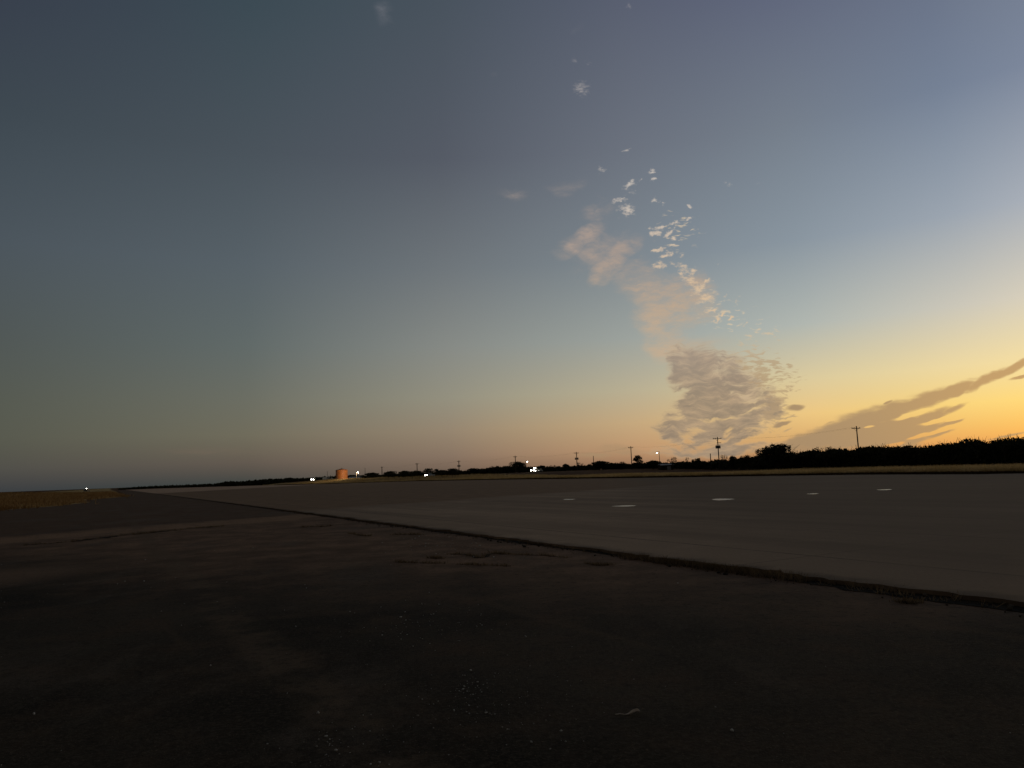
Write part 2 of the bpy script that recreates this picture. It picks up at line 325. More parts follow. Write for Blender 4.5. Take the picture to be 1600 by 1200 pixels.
def asphalt_fn(K, b):
    P = pos(K); x, y, z = K.xyz(P)
    n1 = K.noise(P, .12, 5., .6); n2 = K.noise(P, .9, 5., .65); n3 = K.noise(P, 9., 4., .6); n4 = K.noise(P, 70., 3., .6)
    nw = K.math('MULTIPLY', K.math('SUBTRACT', K.noise(P, .25, 5., .6), .5), 9.)
    l1 = K.math('ADD', K.vmath('DOT_PRODUCT', P, (.485, .874, 0)), nw)
    l2 = K.math('ADD', K.vmath('DOT_PRODUCT', P, (.775, -.632, 0)), K.math('MULTIPLY', nw, .35))
    worn = K.math('MULTIPLY', K.smooth(l1, 6.5, 14.), K.smooth(l2, -34.5, -32.5))
    base = K.mix(K.smooth(n1, .38, .62), rgb(.017, .0125, .008), rgb(.082, .061, .039))
    base = K.mix(K.smooth(n2, .42, .72), base, rgb(0.0869, 0.0540, 0.0312))
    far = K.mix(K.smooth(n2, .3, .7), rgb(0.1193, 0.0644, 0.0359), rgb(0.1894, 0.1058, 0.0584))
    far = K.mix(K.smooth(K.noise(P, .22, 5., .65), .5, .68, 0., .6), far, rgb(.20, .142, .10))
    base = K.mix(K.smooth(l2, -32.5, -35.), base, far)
    dirt = K.mix(K.smooth(n2, .3, .7), rgb(0.1684, 0.0909, 0.0509), rgb(0.3788, 0.2185, 0.1273))
    base = K.mix(K.math('MULTIPLY', worn, .85), base, dirt)
    # pale washed-out lip along the old crack on the left
    lip = K.math('MULTIPLY', K.smooth(l2, -33.6, -31.4), K.smooth(l2, -28.3, -29.6))
    base = K.mix(K.math('MULTIPLY', lip, .5), base, rgb(0.5051, 0.2990, 0.1650))
    # sun-bleached worn blotches all over the old asphalt
    wb = K.noise(K.mapping(P, rot=R(28), scale=(1., .45, 1.)), .42, 6., .68)
    base = K.mix(K.smooth(wb, .52, .70, 0., .6), base, rgb(.15, .112, .08))
    # faint old wheel tracks and long streaks along the apron
    t = K.vmath('DOT_PRODUCT', P, (.86, .51, 0)); q = K.vmath('DOT_PRODUCT', P, (-.51, .86, 0))
    st = K.noise(K.vec(t, K.math('MULTIPLY', q, .07)), 1.1, 4., .55)
    base = K.mix(K.smooth(st, .56, .72, 0., .45), base, rgb(0.1543, 0.0954, 0.0528))
    # a pale worn square at the left and a faint diagonal scrape
    pt = K.vmath('LENGTH', K.vmath('MULTIPLY', K.vmath('SUBTRACT', P, (-10.6, 15.0, 0)), (.5, .42, 0)))
    base = K.mix(K.smooth(K.math('ADD', pt, K.math('MULTIPLY', K.math('SUBTRACT', n2, .5), .9)), 1.15, .3, 0., .55), base, rgb(0.3367, 0.2012, 0.1226))
    ln = K.math('ABSOLUTE', K.math('ADD', K.vmath('DOT_PRODUCT', K.vmath('SUBTRACT', P, (-7.4, 16.2, 0)), (.872, .489, 0)), K.math('MULTIPLY', K.math('SUBTRACT', n1, .5), 1.2)))
    base = K.mix(K.math('MULTIPLY', K.smooth(ln, .34, .12, 0., .55), K.smooth(n2, .35, .6)), base, rgb(0.1824, 0.1207, 0.0707))
    n6 = K.noise(P, 26., 4., .7)
    base = K.mix(K.smooth(n6, .46, .7, 0., .7), base, rgb(.10, .078, .054))
    base = K.mix(K.smooth(n6, .5, .28, 0., .6), base, rgb(.012, .010, .007))
    grit = K.smooth(n4, .60, .76, 0., .75)
    base = K.mix(grit, base, rgb(0.2666, 0.1725, 0.1037))
    base = K.mix(K.smooth(n3, .5, .3, 0., .5), base, rgb(0.0224, 0.0172, 0.0113))
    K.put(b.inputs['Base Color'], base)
    b.inputs['Roughness'].default_value = .95; b.inputs['Specular IOR Level'].default_value = .1
    bumpy(K, b, K.math('ADD', K.math('MULTIPLY', n3, .5), n4), .7, .012)
def slab_fn(K, b):
    P = pos(K); x, y, z = K.xyz(P)
    s = K.vmath('DOT_PRODUCT', K.vmath('SUBTRACT', P, EDGE_A), EDGE_N); q = K.vmath('DOT_PRODUCT', P, EDGE_D)
    nw = K.math('MULTIPLY', K.math('SUBTRACT', K.noise(P, .1, 4., .6), .5), 14.)
    n1 = K.noise(P, .05, 4., .6); n2 = K.noise(P, .8, 5., .65); n4 = K.noise(P, 45., 3., .6)
    st = K.noise(K.vec(s, K.math('MULTIPLY', q, .05)), .45, 4., .6)
    base = K.mix(K.smooth(n1, .3, .7), rgb(0.3697, 0.2487, 0.1561), rgb(0.5227, 0.3568, 0.2270))
    base = K.mix(K.smooth(st, .38, .66, 0., .85), base, rgb(0.2678, 0.1817, 0.1154))
    base = K.mix(K.smooth(n2, .5, .75, 0., .5), base, rgb(0.5865, 0.4000, 0.2601))
    # older brown surface beyond, up-left of a ragged line; the far end is pale again
    dk = K.math('ADD', K.vmath('DOT_PRODUCT', K.vmath('SUBTRACT', P, (-10, 41.6, 0)), (-.76, .65, 0)), K.math('MULTIPLY', nw, .5))
    brown = K.mix(K.smooth(n2, .3, .7), rgb(0.2167, 0.1222, 0.0605), rgb(0.3187, 0.1838, 0.0946))
    base = K.mix(K.math('MULTIPLY', K.smooth(dk, -1.5, 2.5), .9), base, brown)
    pale = K.smooth(K.math('ADD', x, K.math('MULTIPLY', nw, .5)), -78., -88.)
    base = K.mix(pale, base, rgb(0.6375, 0.4109, 0.2649))
    # joints
    js = K.math('ABSOLUTE', K.math('SUBTRACT', K.math('FRACT', K.math('DIVIDE', K.math('ADD', s, .35), 4.6)), .5))
    jq = K.math('ABSOLUTE', K.math('SUBTRACT', K.math('FRACT', K.math('DIVIDE', q, 6.1)), .5))
    j = K.math('MAXIMUM', K.smooth(js, .012, .004), K.smooth(jq, .006, .002, 0., .6))
    base = K.mix(K.math('MULTIPLY', j, K.smooth(n2, .3, .6, .25, .8)), base, rgb(0.0638, 0.0476, 0.0341))
    base = K.mix(K.smooth(n4, .58, .8, 0., .5), base, rgb(0.1275, 0.0898, 0.0586))
    n5 = K.noise(P, 16., 4., .7)
    base = K.mix(K.smooth(n5, .35, .7, 0., .4), base, rgb(0.2040, 0.1427, 0.0946))
    base = K.mix(K.smooth(K.math('ADD', K.math('SUBTRACT', x, K.math('MULTIPLY', y, .12)), K.math('MULTIPLY', nw, .25)), -1., 7., 0., .72), base, rgb(0.2104, 0.1460, 0.0946))  # lens vignette put into the colour: slab darker towards the right
    # grime creeping in from the broken edge
    base = K.mix(K.smooth(K.math('ADD', s, K.math('MULTIPLY', K.math('SUBTRACT', n2, .5), 1.2)), .5, -.1, 0., .7), base, rgb(0.0765, 0.0541, 0.0378))
    K.put(b.inputs['Base Color'], base)
    b.inputs['Roughness'].default_value = .92; b.inputs['Specular IOR Level'].default_value = .12
    bumpy(K, b, K.math('ADD', n2, n4), .35, .008)
def terrain_fn(K, b):
    P = pos(K)
    at = K.new('ShaderNodeAttribute', attribute_name='verge').outputs['Fac']
    n1 = K.noise(K.mapping(P, scale=(.02, .02, .02)), 1., 5., .6); n2 = K.noise(P, .35, 5., .65)
    red = K.mix(K.smooth(n1, .35, .65), rgb(.095, .042, .018), rgb(.16, .08, .035))
    gold = K.mix(K.smooth(n2, .3, .7), rgb(.44, .29, .11), rgb(.56, .39, .17))
    K.put(b.inputs['Base Color'], K.mix(K.smooth(K.math('ADD', at, K.math('MULTIPLY', K.math('SUBTRACT', n2, .5), .5)), .3, .7), red, gold))
    b.inputs['Roughness'].default_value = 1.; b.inputs['Specular IOR Level'].default_value = .05
def grass_fn(c0, c1, c2, trans=.6):
    def fn(K, b):
        rnd = K.new('ShaderNodeNewGeometry').outputs['Random Per Island']
        n = K.smooth(K.noise(pos(K), .12, 4., .6), .35, .65)
        c = K.mix(n, c0, c1)
        K.put(b.inputs['Base Color'], K.mix(K.smooth(rnd, .5, 1.), c, c2))
        b.inputs['Roughness'].default_value = .9; b.inputs['Specular IOR Level'].default_value = .1
        tr = K.new('ShaderNodeBsdfTranslucent'); K.l.new(b.inputs['Base Color'].links[0].from_socket, tr.inputs[0])
        mx = K.new('ShaderNodeMixShader'); mx.inputs[0].default_value = trans
        K.l.new(b.outputs[0], mx.inputs[1]); K.l.new(tr.outputs[0], mx.inputs[2])
        K.l.new(mx.outputs[0], K.t.nodes['Material Output'].inputs[0])
    return fn
def leaf_fn(K, b):
    rnd = K.new('ShaderNodeNewGeometry').outputs['Random Per Island']
    K.put(b.inputs['Base Color'], K.mix(rnd, rgb(.022, .026, .011), rgb(.06, .058, .026)))
    b.inputs['Roughness'].default_value = .85; b.inputs['Specular IOR Level'].default_value = .15
def emit(name, c, s):
    m = bpy.data.materials.new(name); m.use_nodes = True; K = NT(m.node_tree)
    b = m.node_tree.nodes['Principled BSDF']; b.inputs['Base Color'].default_value = c
    b.inputs['Emission Color'].default_value = c; b.inputs['Emission Strength'].default_value = s
    return m
M = dict(
    asphalt=mat('asphalt', fn=asphalt_fn), slab=mat('weathered_concrete', fn=slab_fn), terrain=mat('dry_field', fn=terrain_fn),
    soil=mat('dark_soil', fn=mottled(rgb(.012, .010, .007), rgb(.035, .026, .017), 3.), rough=1., spec=.05),
    straw=mat('straw_grass', fn=grass_fn(rgb(.62, .42, .17), rgb(.78, .56, .27), rgb(.40, .25, .09))),
    rust=mat('rust_grass', fn=grass_fn(rgb(.30, .155, .055), rgb(.50, .32, .135), rgb(.18, .09, .035))),
    weed=mat('dead_weed', fn=grass_fn(rgb(.10, .062, .032), rgb(.26, .175, .095), rgb(.04, .026, .014))),
    shade_blade=mat('painted_base_shade', fn=grass_fn(rgb(.045, .026, .012), rgb(.075, .045, .02), rgb(.03, .02, .01), .2)),  # shade at the foot of the straw grass, put into the blade colour
    rubble=mat('paving_crumbs', fn=grass_fn(rgb(.05, .04, .03), rgb(.11, .088, .065), rgb(.02, .016, .012), 0.)),
    leaf=mat('dark_leaf', fn=leaf_fn), twig=mat('bark', fn=mottled(rgb(.03, .024, .018), rgb(.07, .055, .04), 4.), rough=.95, spec=.1),
    timber=mat('pole_timber', fn=mottled(rgb(.035, .026, .02), rgb(.075, .055, .042), 3.), rough=.9, spec=.15),
    wire=mat('wire_metal', rgb(.05, .05, .05), .5), porcelain=mat('porcelain', rgb(.3, .27, .25), .3),
    can=mat('transformer_paint', fn=mottled(rgb(.14, .14, .14), rgb(.2, .2, .2), 2.), rough=.6),
    steel=mat('galvanised_steel', fn=mottled(rgb(.18, .18, .18), rgb(.28, .28, .28), 6.), rough=.5, metal=.6),
    tank=mat('orange_tank_paint', fn=mottled(rgb(.50, .15, .035), rgb(.62, .22, .06), .7), rough=.6),
    tank_roof=mat('rusty_orange_roof', fn=mottled(rgb(.42, .13, .045), rgb(.5, .18, .06), .9), rough=.7),
    white=mat('white_paint', fn=mottled(rgb(.62, .62, .6), rgb(.74, .74, .72), 2.), rough=.4),
    grey=mat('grey_paint', fn=mottled(rgb(.2, .2, .2), rgb(.3, .3, .3), 2.), rough=.4),
    dark=mat('dark_paint', fn=mottled(rgb(.02, .02, .024), rgb(.04, .04, .045), 2.), rough=.35),
    glass=mat('dark_glass', rgb(.02, .022, .025), .08, .6), rubber=mat('tyre_rubber', rgb(.02, .02, .02), .9),
    rim=mat('rim_metal', rgb(.4, .4, .4), .35, .5, .8), red=mat('red_lens', rgb(.35, .02, .02), .3),
    roof=mat('pale_metal_roof', fn=mottled(rgb(.45, .44, .42), rgb(.58, .56, .53), .8), rough=.5),
    siding=mat('pale_siding', fn=mottled(rgb(.34, .31, .27), rgb(.44, .40, .35), .8), rough=.8),
    water=mat('puddle_water', rgb(.03, .027, .022), .3, .3), stone=mat('pale_stone', fn=grass_fn(rgb(.50, .46, .40), rgb(.74, .70, .63), rgb(.25, .22, .18), 0.)),
    dry_leaf=mat('dry_leaf', fn=mottled(rgb(.52, .41, .31), rgb(.74, .62, .50), 14.), rough=.8),
    head=emit('headlamp_glow', rgb(1, .95, .86), 40.), lamp=emit('lamp_glow', rgb(1, .88, .66), 22.), lamp_cool=emit('cool_lamp_glow', rgb(1, .97, .9), 30.),
)

# ------------------------------------------------------------------ ground
EDGE = [(80, -1.7), (61.1, 33), (42, 68), (40, 86), (35, 100), (22.6, 130), (-3.6, 206), (-40, 290), (-85, 325), (-2990, 5655), (-9000, 16650)]
_ey = np.array([p[1] for p in EDGE]); _ex = np.array([p[0] for p in EDGE])
def sm(x, a, b):
    t = np.clip((x - a) / (b - a), 0, 1); return t * t * (3 - 2 * t)
def s_far(X, Y): return (X - np.interp(Y, _ey, _ex)) * .878
def s_near(X, Y): return (X - EDGE_A.x) * EDGE_N.x + (Y - EDGE_A.y) * EDGE_N.y
def terrain(X, Y):
    X = np.asarray(X, float); Y = np.asarray(Y, float)
    far = 1.6 * sm(s_far(X, Y), 4, 28) * sm(Y, 200, 320)
    left = 1.55 * sm(-s_near(X, Y) - 6, 8, 55) * sm(Y, 150, 280)
    roll = .12 * (np.sin(X * .031 + 1) + np.sin(Y * .023 + X * .011)) * sm(Y, 150, 320)
    return far + left + roll * np.clip(far + left, 0, 1)
def tz(X, Y): return float(terrain(X, Y))
rad = [0.0, 2, 5, 10]
while rad[-1] < 15000: rad.append(rad[-1] * (1.022 if 40 < rad[-1] < 900 else 1.08) + .2)
ang = [math.radians(a) for a in list(np.arange(-44, 44.01, .4)) + list(np.arange(48, 316, 8.))]
rr, aa = np.meshgrid(np.array(rad[1:]), np.array(ang), indexing='ij')
X = rr * np.sin(aa); Y = rr * np.cos(aa)
V = np.concatenate([[[0, 0, 0]], np.stack([X, Y, terrain(X, Y)], -1).reshape(-1, 3)])
na = len(ang); nr = len(rad) - 1
i, j = np.meshgrid(np.arange(nr - 1), np.arange(na), indexing='ij')
q = np.stack([1 + i * na + j, 1 + i * na + (j + 1) % na, 1 + (i + 1) * na + (j + 1) % na, 1 + (i + 1) * na + j], -1).reshape(-1, 4)[:, ::-1]
g = np_mesh('ground', V, q, M['terrain'])
bm = bmesh.new(); bm.from_mesh(g.data); bm.verts.ensure_lookup_table()
for k in range(na): bm.faces.new((bm.verts[0], bm.verts[1 + (k + 1) % na], bm.verts[1 + k]))
bmesh.ops.recalc_face_normals(bm, faces=bm.faces[:]); bm.to_mesh(g.data); bm.free(); g.data.polygons.foreach_set('use_smooth', [True] * len(g.data.polygons))
sf = s_far(V[:, 0], V[:, 1]); sl_ = -s_near(V[:, 0], V[:, 1])
vg = np.maximum(sm(sf, -3, 0) * (1 - sm(sf, 12, 22)), sm(sl_, 5, 9) * (1 - sm(sl_, 26, 60)) * .8)
at = g.data.attributes.new('verge', 'FLOAT', 'POINT'); at.data.foreach_set('value', vg.astype(np.float32))
tag(g, kind='structure')

def sheet(name, pts, z, m, kind='structure', thick=0.):
    b = bmesh.new(); vs = [b.verts.new((p[0], p[1], z)) for p in pts]; f = b.faces.new(vs)
    if f.normal.z < 0: f.normal_flip()
    b.normal_update()
    if f.normal.z < 0: f.normal_flip()
    if thick:
        r_ = bmesh.ops.extrude_face_region(b, geom=[f]); nv = [e for e in r_['geom'] if isinstance(e, bmesh.types.BMVert)]
        for v in vs: v.co.z -= thick
        bmesh.ops.recalc_face_normals(b, faces=b.faces[:])
    bmesh.ops.triangulate(b, faces=b.faces[:])
    me = bpy.data.meshes.new(name); b.to_mesh(me); b.free(); me.materials.append(m)
    o = bpy.data.objects.new(name, me); col.objects.link(o); return tag(o, kind=kind)
def on_edge(t, s=0.): return EDGE_A + EDGE_D * t + EDGE_N * s

# dark asphalt apron under the camera, its shoulder running off along the slab
GRASS_EDGE = [(-95, 76), (-72, 139), (-66.5, 112), (-60, 92), (-52.5, 76), (-45, 58), (-34, 26), (-28, -10), (-26, -60)]
ap = [on_edge(-80), on_edge(600), on_edge(600, -5), on_edge(141, -6)]
ap = [(p.x, p.y) for p in ap] + [(-73.0, 140.5), (-72.2, 136), (-65, 110), (-54.5, 95), (-49.5, 80), (-48.7, 70), (-42, 52), (-34, 26), (-29, -10), (-27, -60)]
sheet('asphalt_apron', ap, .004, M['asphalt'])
# the concrete runway slab stands 7 cm proud of the asphalt; its near edge is broken and ragged
SLAB_Z = .065
near = []; t = -70.
while t < 640:
    near.append(on_edge(t, random.uniform(-.05, .07) + .05 * math.sin(t * 1.7) + (random.uniform(.05, .2) if random.random() < .12 else 0)) if t < 60 else on_edge(t)); t += .22 if -6 < t < 35 else (1. if t < 90 else 60.)
far_edge = [Vector((x, y, 0)) for x, y in EDGE[:-1]]
far_edge = [Vector((118, -71.4, 0))] + far_edge
p640 = on_edge(640, 0)
slab_pts = [(p.x, p.y) for p in near] + [(p640.x + 38, p640.y + 22)] + [(p.x, p.y) for p in reversed(far_edge) if p.y < 560]
sheet('concrete_runway', slab_pts, SLAB_Z, M['slab'], thick=.063)
# dark soil and dead weeds in the gap along the broken edge
lo = []; hi = []; t = -9.
while t < 130:
    wd = (.18 + .17 * math.sin(t * .9) * math.sin(t * .37 + 1) + random.uniform(-.06, .08)) * (1 if t < 10 else .62 if t < 18 else .42)
    lo.append(on_edge(t, -max(.1, wd))); hi.append(on_edge(t, .12)); t += .25 if t < 30 else 1.5
sheet('soil_strip', [(p.x, p.y) for p in lo] + [(p.x, p.y) for p in reversed(hi)], .010, M['soil'])
def crack(pts, wid):
    a = []; b = []
    for k in range(len(pts) - 1):
        p, q_ = Vector(pts[k]), Vector(pts[k + 1]); n = max(3, int((q_ - p).length / .18))
        d = (q_ - p).normalized(); nn = Vector((-d.y, d.x))
        for i_ in range(n):
            c = p.lerp(q_, i_ / n); u_ = (k + i_ / n) / (len(pts) - 1)
            w_ = wid * (.25 + random.random()) * math.sin(math.pi * min(.97, max(.03, u_))) ** .6
            j_ = random.uniform(-.5, .5) * wid
            a.append(c + nn * (w_ / 2 + j_)); b.append(c - nn * (w_ / 2 - j_))
    return a + b[::-1]
CR = [([(40, 852), (110, 847), (170, 839), (215, 834)], .5), ([(205, 836), (250, 831), (285, 828)], .42), ([(295, 826), (345, 823)], .35), ([(470, 824), (495, 823.5), (520, 822)], .2),
      ([(545, 833), (558, 836), (575, 838)], .12), ([(618, 836), (640, 835), (656, 836)], .20), ([(705, 866), (730, 868), (752, 872), (770, 864)], .16), ([(672, 872), (690, 873)], .08),
      ([(772, 865), (800, 866.5)], .05), ([(806, 867), (850, 868), (885, 872)], .07), ([(915, 880), (935, 884), (955, 883)], .06), ([(620, 879), (700, 881)], .025), ([(712, 882), (800, 885)], .03),
      ([(1405, 940), (1420, 943), (1436, 941)], .08), ([(830, 851), (850, 853), (872, 857)], .05)]
crack_paths = []
for pts, wd in CR:
    pp = [ground(*p).xy for p in pts]; crack_paths.append((pp, wd))
    sheet('crack', crack(pp, wd), .009, M['soil'])

# puddles lying on the slab
for px, py, wpx, hpx in ((1129, 780.3, 42, 2.6), (976, 790.6, 40, 2.3), (889, 780.3, 22, 1.5), (1270, 771.6, 18, 1.5), (1382, 765.2, 26, 1.5)):
    c = ground(px, py, SLAB_Z); a = ground(px, py - hpx / 2, SLAB_Z); b_ = ground(px, py + hpx / 2, SLAB_Z)
    rx = wpx / 2 * c.y / F; ry = (a.y - b_.y) / 2; v = Vector((c.x, c.y)).normalized(); h = Vector((v.y, -v.x)); n = 28; pts = []
    for k in range(n):
        th = 2 * math.pi * k / n; f_ = 1 + .13 * math.sin(2 * th + px) + .1 * math.sin(3 * th + py) + random.uniform(-.06, .06)
        p = Vector((c.x, c.y)) + h * (rx * .88 * math.cos(th) * f_) + v * (ry * .92 * math.copysign(abs(math.sin(th)) ** 1.7, math.sin(th)) * f_); pts.append((p.x, p.y))
    sheet('puddle', pts, SLAB_Z + .004, M['water'])

# ------------------------------------------------------------------ grass
def tufts(name, xs, ys, zs, hs, wid, m, blades=3, lean=.35):
    n = len(xs); vs = []; 
    for b in range(blades):
        th = rng.uniform(0, 2 * np.pi, n); ln = rng.normal(0, lean, (n, 2)); h = hs * rng.uniform(.6, 1.15, n)
        cx = xs + rng.normal(0, .04, n); cy = ys + rng.normal(0, .04, n); w_ = wid * rng.uniform(.6, 1.3, n)
        dx_, dy_ = np.cos(th) * w_ / 2, np.sin(th) * w_ / 2
        a = np.stack([cx - dx_, cy - dy_, zs - .02], -1); c = np.stack([cx + dx_, cy + dy_, zs - .02], -1)
        t_ = np.stack([cx + ln[:, 0] * h, cy + ln[:, 1] * h, zs + h], -1)
        vs.append(np.stack([a, c, t_], 1))
    v = np.concatenate(vs).reshape(-1, 3)
    o = np_mesh(name, v, np.arange(len(v)).reshape(-1, 3), m); return o
# straw coloured verge beyond the runway
ys = []; xs = []
for (n, y0, y1, depth) in ((26000, 50, 120, 14), (20000, 120, 230, 18), (15000, 230, 420, 22)):
    y = rng.uniform(y0, y1, n); s = np.abs(rng.uniform(0, 1, n)) ** 1.3 * depth + 1.2 + y * .006 + rng.uniform(.1, .8, n)
    ys.append(y); xs.append(np.interp(y, _ey, _ex) + s / .878)
xs = np.concatenate(xs); ys = np.concatenate(ys)
k = (np.abs(xs / ys) < .8); xs, ys = xs[k], ys[k]
o = tufts('verge_grass', xs, ys, terrain(xs, ys), .52 + .26 * rng.random(len(xs)) + .1 * np.sin(xs * .3) , .045 + ys * .0006, M['straw'])
tag(o, 'dry straw coloured grass growing along the far edge of the runway', 'grass', kind='stuff')
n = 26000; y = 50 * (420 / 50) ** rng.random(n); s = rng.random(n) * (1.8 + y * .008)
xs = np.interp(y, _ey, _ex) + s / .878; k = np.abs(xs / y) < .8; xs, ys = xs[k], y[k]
o = tufts('grass_base_shade', xs, ys, terrain(xs, ys), .16 + .2 * rng.random(len(xs)), .05 + ys * .0006, M['shade_blade'])  # short dark blades added to stand for the shaded front of the straw grass
tag(o, 'dark brown blades added as the shaded base of the straw grass along the far runway edge', 'weeds', kind='stuff')
# rust and gold field at the far left
n = 60000
t = rng.uniform(0, 1, n) ** 1.8 * 300 + 55; xs = rng.uniform(-1, 0, n) * t * .85 - .0 ; ys = t
sn = -s_near(xs, ys)
ex = np.interp(ys, [52, 70, 80, 95, 110, 136, 140.5, 141, 600], [-42, -48.7, -49.5, -54.5, -65, -72.2, -73, -73.2, -331])
k = (xs < ex - .4 + rng.exponential(1., n) * rng.choice([0., .3, .9], n) * (ys < 150)) & (xs > -ys * .78); xs, ys = xs[k], ys[k]
o = tufts('field_grass', xs, ys, terrain(xs, ys), .30 + .25 * rng.random(len(xs)), .05 + ys * .0006, M['rust'])
tag(o, 'rusty gold dry grass covering the field at the far left', 'grass', kind='stuff')
# dead weeds in the broken seam and the cracks
xs = []; ys = []; hs = []
for k in range(1500):
    tt = random.gauss(5.2, 1.6) if random.random() < .7 else random.uniform(-6, 40)
    cl = math.sin(tt * 1.3) + math.sin(tt * .51 + 2)
    if cl < random.uniform(-1.2, 1.2) and abs(tt - 5.2) > 2.2: continue
    p = on_edge(tt, random.gauss(-.12, .10)); xs.append(p.x); ys.append(p.y); hs.append(random.uniform(.03, .11))
for pp, wd in crack_paths:
    for k in range(50):
        i_ = random.randrange(len(pp) - 1); p = pp[i_].lerp(pp[i_ + 1], random.random())
        xs.append(p.x + random.gauss(0, wd * .3)); ys.append(p.y + random.gauss(0, wd * .3)); hs.append(random.uniform(.02, .07) + wd * .05)
xs, ys, hs = map(np.array, (xs, ys, hs))
o = tufts('weeds', xs, ys, np.full(len(xs), .01), hs, .012 + ys * .0003, M['weed'], 5, .7)
tag(o, 'dead brown weeds rooted in the seam and cracks of the pavement', 'weeds', kind='stuff')

# loose pale gravel on the asphalt close to the camera
def pebbles(name, items, m):
    vs = []; fs = []; b = bmesh.new(); bmesh.ops.create_icosphere(b, subdivisions=1, radius=1)
    bv = np.array([v.co[:] for v in b.verts]); bf = np.array([[v.index for v in f.verts] for f in b.faces]); b.free()
    for kk, (x, y, r_) in enumerate(items):
        sc = rng.uniform(.55, 1.25, 3) * r_; sc[2] *= .7; a = rng.uniform(0, 6.28); jit = 1 + rng.uniform(-.25, .25, (len(bv), 1))
        p = bv * jit * sc; p = np.stack([p[:, 0] * math.cos(a) - p[:, 1] * math.sin(a), p[:, 0] * math.sin(a) + p[:, 1] * math.cos(a), p[:, 2]], -1)
        p += np.array([x, y, .004 + sc[2] * .55]); vs.append(p); fs.append(bf + kk * len(bv))
    return np_mesh(name, np.concatenate(vs), np.concatenate(fs), m)
it = []
def spray(cx, cy, sx, sy, n, r0_, r1_):
    for k in range(n):
        p = ground(min(1598, max(2, random.gauss(cx, sx))), max(815, min(1198, random.gauss(cy, sy))))
        it.append((p.x, p.y, random.uniform(r0_, r1_) if random.random() < .9 else random.uniform(r1_, r1_ * 1.8)))
spray(660, 975, 55, 22, 90, .003, .008); spray(735, 1080, 30, 20, 60, .0025, .007); spray(725, 1100, 60, 24, 40, .0025, .006); spray(515, 1170, 18, 14, 22, .0025, .007); spray(560, 1160, 60, 26, 30, .0025, .006)
spray(690, 850, 45, 10, 80, .006, .014); spray(820, 1100, 60, 40, 50, .0025, .005); spray(800, 1050, 500, 110, 70, .002, .0045); spray(300, 900, 200, 40, 60, .003, .008)
for px, py, r_ in ((1059, 912, .010), (886, 1066, .008), (746, 1067, .008), (633, 957, .010), (634, 970, .008), (653, 1120, .007), (525, 1174, .007), (579, 1196, .007), (745, 980, .010), (768, 985, .009),
                   (884, 1160, .006), (830, 1161, .006), (860, 1172, .006), (877, 1143, .006), (1144, 1143, .009), (573, 1040, .008), (462, 980, .010), (329, 1041, .008), (53, 1117, .008), (497, 1116, .010), (924, 853.5, .02), (1541, 936, .012), (195, 909, .014), (225, 909, .014)):
    p = ground(px, py); it.append((p.x, p.y, r_ * 1.45))
tag(pebbles('gravel', it, M['stone']), 'loose pale gravel scattered over the dark asphalt', 'gravel', kind='stuff')

rb = []
for k in range(700):
    tt = random.uniform(-7, 26); p = on_edge(tt, random.gauss(-.16, .16)); rb.append((p.x, p.y, random.choice((.008, .012, .016, .022, .034)) * random.uniform(.6, 1.2)))
tag(pebbles('rubble', rb, M['rubble']), 'crumbled dark paving along the broken slab edge', 'rubble', kind='stuff')
# curled dry leaf in the foreground
c = ground(985, 1118); wpx = c.length / F
lf = tag(empty('dry_leaf', (c.x, c.y, .004)), 'pale curled dry leaf with a thin stalk lying on dark asphalt', 'leaf')
b = MB(); vs = []; fs = []; n = 18; mrow = 8
for k in range(n + 1):
    u_ = k / n; x = (-7 + 21 * u_) * wpx; wl = .004 + .019 * math.sin(math.pi * min(1, .05 + u_ * .82)) ** .8
    for q_ in range(mrow + 1):
        v_ = q_ / mrow * 2 - 1; lift = .004 + .030 * max(0, u_ - .3) ** 1.1
        # the blade is rolled up towards its tip, which droops back to the ground
        droop = -.05 * max(0, u_ - .82); roll_ = v_ * (.5 + 1.3 * u_)
        vs.append((x, wl * math.sin(roll_) + .010 * math.sin(u_ * 3.4), max(.002, lift + droop + wl * (1 - math.cos(roll_)) * .9 + .0015 * math.sin(11 * u_ + 3 * v_))))
for k in range(n):
    for q_ in range(mrow):
        a = k * (mrow + 1) + q_; fs.append((a, a + 1, a + mrow + 2, a + mrow + 1))
b.add(vs, fs, True); o = b.build('blade', M['dry_leaf'], lf)
sol = o.modifiers.new('solid', 'SOLIDIFY'); sol.thickness = .0012
MB().tube([(-22 * wpx, .008, .004), (-15 * wpx, .003, .010), (-9 * wpx, 0, .005), (2 * wpx, 0, .006)], [.0036, .0030, .0026, .0015], 6).build('stalk', M['dry_leaf'], lf)

